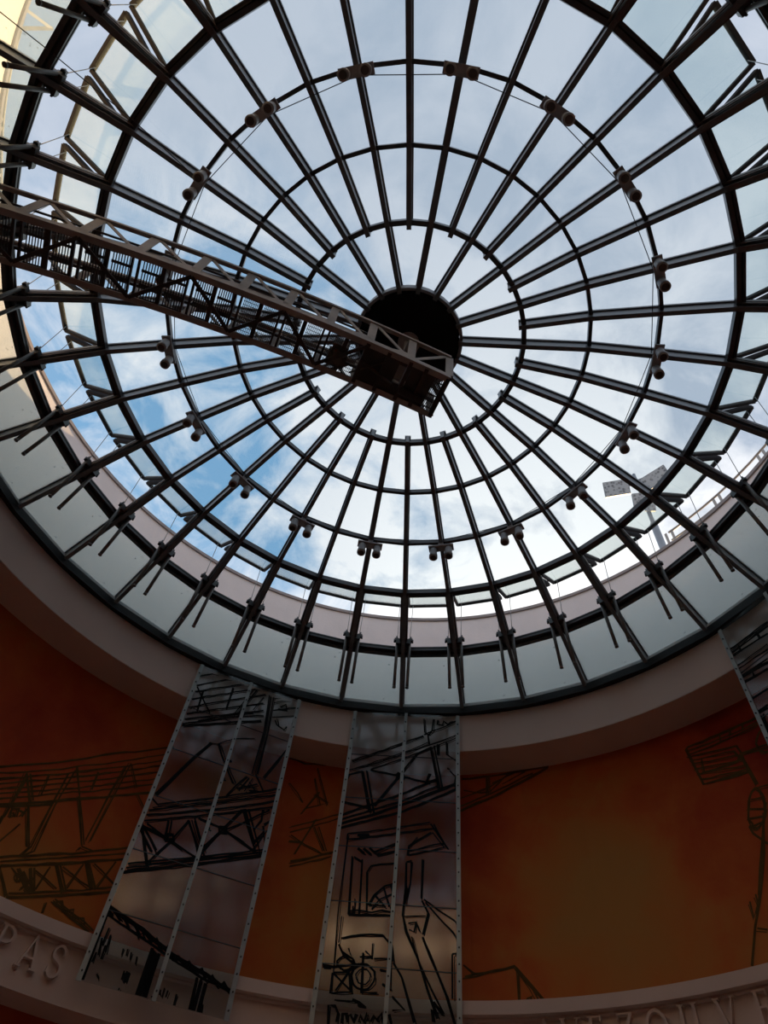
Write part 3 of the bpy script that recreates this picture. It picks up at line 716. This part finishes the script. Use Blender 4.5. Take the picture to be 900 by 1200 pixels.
lamp_parts = None
for i, k in enumerate(range(1, 36, 2)):
    base = P(k, RC - .006, ZC, 0, -.150)
    t = thing('twin_spotlight', lamp_label(i), 'spotlight', base, 'twin spotlights on the lamp ring')
    t.rotation_euler = (0, 0, math.radians(10 * k))
    if lamp_parts is None:
        pl = MB().box((0, 0, -.012), (.20, 0, 0), (0, .062, 0), (0, 0, .014))
        pl.box((0, 0, .034), (.04, 0, 0), (0, .045, 0), (0, 0, .036))
        lamp_parts = [('mounting_plate', pl.mesh('mounting_plate', M['lamp']), [])]
        for sg in (-1, 1):
            x = sg * .122
            c = MB().tube([(x, 0, -.02), (x, 0, -.05), (x, 0, -.052), (x, 0, -.19), (x, 0, -.192), (x, 0, -.25), (x, 0, -.256)],
                          [.040, .040, .058, .058, .068, .068, .052], 14)
            ln = MB().tube([(x, 0, -.250), (x, 0, -.2575)], [.048, .046], 14)
            lamp_parts.append(('lamp_can', c.mesh('lamp_can', M['lamp']), [('lens', ln.mesh('lens', M['lens']))]))
    for nm, me, subs in lamp_parts:
        o = link(nm, me, t)
        for sn, sm in subs: link(sn, sm, o)

mb = MB()
for k in range(1, 36, 2):
    a = P(k, RC - .013, ZC, 0, -.02); b = P(k + 2, RC - .013, ZC, 0, -.02)
    m_ = (a + b) / 2 + Vector((0, 0, -.015))
    mb.tube([a, m_, b], .0055, 6)
    mb.box(a + Vector((0, 0, -.01)), (.02, 0, 0), (0, .02, 0), (0, 0, .025))
cb = link('lighting_cable', mb.mesh('lighting_cable', M['cable'], P(0, 0, ZC)), None, 0, P(0, 0, ZC))
cb['label'] = 'thin dark cable strung in chords from spotlight to spotlight'; cb['category'] = 'cable'
mb = MB().tube([P(31, RC, ZC, 0, -.08), P(31.0, RD, ZD, .14, -.11), P(31.05, RE, ZE, .25, -.12), P(31.1, RF - .02, ZF, .3, -.05)], .006, 6)
cb = link('feed_cable', mb.mesh('feed_cable', M['cable'], P(31, RC, ZC)), None, 0, P(31, RC, ZC))
cb['label'] = 'single thin feed cable running down beside a rib to the upper left spotlight'; cb['category'] = 'cable'

# =================================================================== THE SERVICE GANTRY
GAZ = math.radians(66.5496)
GD = Vector((math.sin(GAZ), math.cos(GAZ), 0)); GL = Vector((-math.cos(GAZ), math.sin(GAZ), 0))
GW, GH = .0987 * S, .102 * S


def gz(s): return Z(1.3768 - .03244 * s - .21886 * s * s)


def G(s, t=0.0, h=0.0):
    """point on the gantry: s dome units along it, t metres to its left, h metres above its lower chords"""
    return GD * (s * S) + GL * t + Vector((0, 0, gz(s) + h))


gan = thing('service_gantry', 'long brown steel lattice gantry reaching from upper left to the dome hub', 'gantry', G(0, 0, 0))
E0, E1 = -.955, .0865
SN = [-.95, -.853, -.757, -.66, -.56, -.458, -.366, -.275, -.183, -.095, -.004, .0835]


def sweep(t, h, w_, hh, s0=E0, s1=E1, n=22):
    mb = MB()
    pts = [G(s0 + (s1 - s0) * i / n, t, h) for i in range(n + 1)]
    vs = []
    for p in pts:
        for a, b in ((-1, -1), (1, -1), (1, 1), (-1, 1)):
            vs.append(p + GL * (a * w_ / 2) + Vector((0, 0, b * hh / 2)))
    fs = []
    for i in range(n):
        for k in range(4): fs.append((i * 4 + k, i * 4 + (k + 1) % 4, i * 4 + 4 + (k + 1) % 4, i * 4 + 4 + k))
    fs += [(0, 1, 2, 3), (n * 4 + 3, n * 4 + 2, n * 4 + 1, n * 4)]
    return mb.add(vs, fs)


for side in (-1, 1):
    t = side * GW / 2
    mb = sweep(t, .005, .018, .09)
    mb2 = sweep(t - side * .03, -.035, .075, .014)
    mb.add(mb2.v, mb2.f)
    part('lower_chord', mb, M['gantry'], gan)
    part('top_rail', sweep(t, GH, .05, .05), M['gantry'], gan)
    for s_ in SN:
        p0, p1 = G(s_, t, .03), G(s_, t, GH)
        wdt = .105
        part('post', MB().bar(p0, p1, wdt, .016, GL), M['gantry'], gan)
    for a, b in zip(SN, SN[1:]):
        if b < .05:
            part('side_brace', MB().bar(G(a + .008, t, GH - .02), G(b - .012, t, .04), .045, .012, GL), M['gantry'], gan)
            g = MB()
            q0 = G(b - .045, t, .04); q1 = G(b + .012, t, .04); q2 = G(b - .022, t, .12); q3 = G(b - .006, t, .12)
            o = GL * .008
            g.add([q0 - o, q1 - o, q3 - o, q2 - o, q0 + o, q1 + o, q3 + o, q2 + o],
                  [(0, 1, 2, 3), (7, 6, 5, 4), (0, 4, 5, 1), (1, 5, 6, 2), (2, 6, 7, 3), (3, 7, 4, 0)])
            part('gusset', g, M['gantry'], gan)
        else:
            part('side_brace', MB().bar(G(a + .01, t, .05), G(b - .008, t, GH - .03), .045, .012, GL), M['gantry'], gan)
# inner rails and cable tray
part('pipe_rail', sweep(GW / 2 - .06, GH * .55, .035, .035), M['gantry_dark'], gan)
part('pipe_rail', sweep(-GW / 2 + .07, GH * .62, .022, .022, E0, -.1), M['gantry_dark'], gan)
part('cable_tray', sweep(-GW / 2 + .12, GH * .45, .09, .05, -.56, -.12), M['gantry'], gan)
# floor: cross beams, gratings, bracing
for i, (a, b) in enumerate(zip(SN[:-1], SN[1:])):
    if a > -.10: continue
    m_ = (a + b) / 2
    for s_ in (a - .006, a + .006, m_):
        w_ = .026 if s_ != m_ else .05
        part('cross_beam', MB().bar(G(s_, -GW / 2 + .02, -.01), G(s_, GW / 2 - .02, -.01), w_, .035), M['gantry_dark'], gan)
    z0_ = -.03
    if i % 2: part('floor_brace', MB().bar(G(a, -GW / 2 + .05, -.045), G(b, GW / 2 - .05, -.045), .045, .02), M['gantry_dark'], gan)
    else: part('floor_brace', MB().bar(G(a, GW / 2 - .05, -.045), G(b, -GW / 2 + .05, -.045), .045, .02), M['gantry_dark'], gan)
    for c, d in ((a + .010, m_ - .006), (m_ + .006, b - .010)):
        gr = MB()
        fine = a > -.40
        nb = 10 if fine else 7
        for j in range(nb):
            s_ = c + (d - c) * (j + .5) / nb
            gr.bar(G(s_, -GW / 2 + .04, .035), G(s_, GW / 2 - .04, .035), .0070 if fine else .0125, .006)
        nc = 12 if fine else 4
        for j in range(nc):
            t = -GW / 2 + .04 + (GW - .08) * j / (nc - 1)
            wc = .006 if fine else .034
            gr.bar(G(c, t, .035), G(d, t, .035), wc, .005)
        part('grating_panel', gr, M['grate'], gan)
# closed end with its drive
mb = MB()
n = 6
for j in range(n):
    a = -.100 + (.060 + .100) * j / n; b = -.100 + .160 * (j + 1) / n
    if j in (3,):
        for t in (-GW / 2 + .09, GW / 2 - .13): mb.bar(G(a, t, .02), G(b, t, .02), .16 if t > 0 else .08, .02)
    else:
        mb.bar(G(a, 0, .02), G(b, 0, .02), GW - .06, .02)
part('floor_plate', mb, M['gantry_dark'], gan)
for s_ in (-.095, -.048, -.0, .035, .0835):
    part('cross_beam', MB().bar(G(s_, -GW / 2 + .02, -.015), G(s_, GW / 2 - .02, -.015), .05, .06), M['gantry_dark'], gan)
part('end_plate', MB().bar(G(.0865, -GW / 2, .03), G(.0865, GW / 2, .03), .02, .16), M['gantry_dark'], gan)
mb = MB()
for j in range(7): mb.bar(G(.062 + j * .0035, -GW / 2 + .03, .03), G(.062 + j * .0035, GW / 2 - .03, .03), .010, .02)
for j in range(6): mb.bar(G(.060, -GW / 2 + .06 + j * .09, .03), G(.085, -GW / 2 + .06 + j * .09, .03), .012, .02)
part('grating_panel', mb, M['grate'], gan)
mb = MB().box(G(-.145, .06, .11), GD * .10, GL * .15, (0, 0, .09))
mb.tube([G(-.165, .12, .10), G(-.125, .12, .10)], .11, 14)
mb.box(G(-.145, .06, .0), GD * .06, GL * .09, (0, 0, .05))
part('drive_motor', mb, M['motor'], gan, 'lumpy motor housing on the gantry floor')
mb = MB().box(G(-.075, -.05, .08), GD * .08, GL * .12, (0, 0, .06))
mb.tube([G(-.09, .12, .09), G(-.04, .12, .09)], .075, 12)
mb.tube([G(-.09, -.02, -.03), G(-.02, .1, -.035)], .018, 8)
mb.tube([G(-.11, .18, -.03), G(-.05, -.14, -.035)], .012, 8)
part('gearbox', mb, M['motor'], gan)
mb = MB().tube([G(.0, GW / 2 - .16, -.03), G(.055, GW / 2 - .16, -.03)], .05, 12)
part('winch_drum', mb, M['gantry_dark'], gan)
mb = MB().lathe([(0, gz(0) + GH), (.12, gz(0) + GH), (.12, gz(0) + GH + .05), (.055, gz(0) + GH + .06), (.055, Z(ZH) - .08), (.15, Z(ZH) - .07), (.15, Z(ZH) - .04), (0, Z(ZH) - .04)], 24, closed=False)
mb.bar(G(0, -GW / 2, GH + .01), G(0, GW / 2, GH + .01), .16, .03)
part('pivot', mb, M['gantry'], gan, 'pivot post joining the gantry to the hub disc')
mb = MB().box(G(-.962, 0, .0), GD * .04, GL * .36, (0, 0, .07))
for t in (-.27, .27): mb.tube([G(-.978, t, -.05), G(-.978, t, .05)], .10, 14)
ec_ = part('end_carriage', mb, M['gantry_dark'], gan)

# =================================================================== GLASS BANNERS
Z_BT, ROW_H, NROW = 9.40, .763, 6


def banner(azc, text, label, loc_lab):
    a0, a1 = math.radians(azc + 8.6), math.radians(azc - 8.6)
    rb = .985 * S
    p0 = Vector((rb * math.sin(a0), -rb * math.cos(a0), 0)); p1 = Vector((rb * math.sin(a1), -rb * math.cos(a1), 0))
    u = (p1 - p0).normalized(); W = (p1 - p0).length
    nin = Vector((-u.y, u.x, 0))
    if nin.dot(p0) > 0: nin = -nin
    zb = Z_BT - NROW * ROW_H
    c = (p0 + p1) / 2
    t = thing('glass_banner', label, 'banner', (c.x, c.y, zb), 'printed glass banners on the mural wall')
    at = lambda uu, z, n=0.0: Vector((p0.x + u.x * uu + nin.x * n, p0.y + u.y * uu + nin.y * n, z))
    for r in range(NROW):
        z1 = Z_BT - r * ROW_H; z0 = z1 - ROW_H + .006
        if r == 0: z1 += .085
        for ua, ub in ((.022, W / 2 - .006), (W / 2 + .006, W - .022)):
            part('glass_panel', MB().box(at((ua + ub) / 2, (z0 + z1) / 2), u * ((ub - ua) / 2), nin * .005, (0, 0, (z1 - z0) / 2)), M['banner_glass'], t)
    for ua, wd in ((.028, .06), (W / 2, .05), (W - .028, .06)):
        st = part('edge_strip', MB().box(at(ua, (zb + Z_BT + .085) / 2, .011), u * (wd / 2), nin * .004, (0, 0, (Z_BT + .085 - zb) / 2 + .006)), M['strip'], t)
        bo = MB()
        for j in range(NROW * 4):
            z = Z_BT - (j + .5) * ROW_H / 4
            q = at(ua, z, .015)
            bo.tube([q, q + nin * .014], .011, 6)
        bl = part('bolts', bo, M['bolt'], st); bl['kind'] = 'stuff'
    # joint lines between rows
    jb = MB()
    for r in range(1, NROW):
        z = Z_BT - r * ROW_H
        jb.bar(at(.02, z, .004), at(W - .02, z, .004), .014, .008)
    part('row_joint', jb, M['bolt'], t)
    # standoff brackets back to the fascia and cornice
    for ua in (.04, W - .04):
        q = at(ua, Z_BT - .35, 0)
        rad = Vector((q.x, q.y, 0)).normalized()
        e = rad * R_FASC; e.z = q.z
        part('standoff', MB().tube([q - rad * .01, e], .018, 8), M['strip'], t)
    q = at(W / 2, Z_BT - .35, 0); rad = Vector((q.x, q.y, 0)).normalized(); e = rad * R_FASC; e.z = q.z
    part('standoff', MB().tube([q, e], .018, 8), M['strip'], t)
    pm = MB()
    drawing(pm, text, .0165, lambda a, b: at(min(max(a, .03), W - .03), min(max(b, zb + .01), Z_BT - .005), .0062), .007, .10)
    part('printed_drawing', pm, M['ink'], t, loc_lab)['kind'] = 'stuff'
    return t


banner(205.107, PRINT_A, 'glass banner nearest the lettering PAS, its print fading into vertical piles', 'black girder print ending in piles')
banner(179.06, PRINT_B, 'glass banner right below the dome middle, printed with a portal crane', 'black print of girder and portal crane')
banner(119.7, PRINT_C, 'glass banner cut by the right edge of the photo beside the crane grab drawing', 'black print of railings and beams')

# =================================================================== OUTSIDE ON THE ROOF
def railing(k0, k1, label, npost, r=1.066 + .50 / S, rails=4, H=.98):
    base = P((k0 + k1) / 2, r, 0); base.z = Z_PAR
    t = thing('roof_railing', label, 'railing', base)
    for j in range(rails):
        h = H * (j + 1) / rails - .02
        n = 14
        pts = []
        for i in range(n + 1):
            p = P(k0 + (k1 - k0) * i / n, r, 0); p.z = Z_PAR + h
            pts.append(p)
        part('rail', MB().tube(pts, .024 if j == rails - 1 else .017, 8), M['rail'], t)
    for i in range(npost):
        k = k0 + (k1 - k0) * i / (npost - 1)
        for dk in ((-.055, .055) if True else (0,)):
            p = P(k + dk, r, 0); p.z = Z_PAR
            q = p.copy(); q.z += H
            rad = Vector((p.x, p.y, 0)).normalized()
            part('post', MB().bar(p, q, .05, .02, rad), M['rail'], t)
    return t


railing(13.25, 8.6, 'grey steel railing on the parapet at right by the floodlight mast', 6)
rl = railing(27.6, 30.5, 'sunlit low steel railing on the parapet at the upper left edge', 6, 1.066 + .12 / S, 3, .36)
q = P(30.52, 1.066 + .05 / S, 1.975)
p = P(30.52, 1.066 + .05 / S, 0); p.z = Z_PAR
part('end_post', MB().bar(p, q, .05, .05), M['rail'], rl)
p = P(30.78, 1.066 + .05 / S, 0); p.z = Z_PAR
part('end_brace', MB().bar(p, q, .04, .04), M['rail'], rl)

MD = Vector((.4684, .8835, 0))
MDIST = 14.0
CP = Vector((0.078306 * S, -0.604091 * S, 0))
mbase = CP + MD * MDIST
mbase.z = Z_GUT
mast = thing('floodlight_mast', 'tall grey floodlight mast standing behind the parapet at right', 'mast', mbase)
ztop = EYE + 1.475 * MDIST
MT = Vector((mbase.x, mbase.y, ztop))
mb = MB().tube([mbase, (mbase.x, mbase.y, EYE + 1.285 * MDIST), (mbase.x, mbase.y, EYE + 1.287 * MDIST), MT + Vector((0, 0, .2))], [.115, .105, .065, .055], 12)
part('mast_pole', mb, M['mast'], mast)
MR = Vector((MD.y, -MD.x, 0))
part('cross_arm', MB().bar(MT - MR * .75 + Vector((0, 0, -.25)), MT + MR * .85 + Vector((0, 0, -.25)), .09, .09), M['mast'], mast)
part('cross_arm', MB().bar(MT - MR * .2 + Vector((0, 0, -1.4)), MT + MR * .3 + Vector((0, 0, -1.4)), .07, .07), M['mast'], mast)
m = bpy.data.materials.new('mottled_flood_glass'); m.use_nodes = True
t_ = NT(m.node_tree)
vor = t_.n('ShaderNodeTexVoronoi'); vor.inputs['Scale'].default_value = 9.0
t_.l(t_.n('ShaderNodeTexCoord').outputs['Object'], vor.inputs['Vector'])
b_ = m.node_tree.nodes['Principled BSDF']
t_.l(t_.ramp(vor.outputs['Distance'], (.15, (.12, .12, .13)), (.5, (.42, .43, .45))), b_.inputs['Base Color'])
b_.inputs['Roughness'].default_value = .3
M['flood'] = m
for dx, dz, wd, hd, yaw in ((-.65, -.53, .40, .26, .25), (.54, -.78, .46, .24, -.25), (-.16, -1.62, .17, .26, 0.3), (.12, -1.95, .15, .24, .5)):
    c = MT + MR * dx + Vector((0, 0, dz)) - MD * .22
    ax = (MR * math.cos(yaw) + MD * math.sin(yaw))
    fw = (-MD * math.cos(yaw) + MR * math.sin(yaw))
    tilt = math.radians(35)
    nz = fw * math.cos(tilt) - Vector((0, 0, 1)) * math.sin(tilt)
    upv = fw * math.sin(tilt) + Vector((0, 0, 1)) * math.cos(tilt)
    hb = MB().box(c, ax * wd, upv * hd, nz * .06)
    hb.box(c - nz * .13, ax * (wd * .7), upv * (hd * .6), nz * .08)
    hb.bar(c - nz * .1, MT + MR * (dx * .8) + Vector((0, 0, -.25 if dz > -1 else -1.4)), .05, .05)
    h = part('floodlight', hb, M['mast'], mast)
    part('lamp_glass', MB().box(c + nz * .064, ax * (wd * .94), upv * (hd * .92), nz * .006), M['flood'], h)
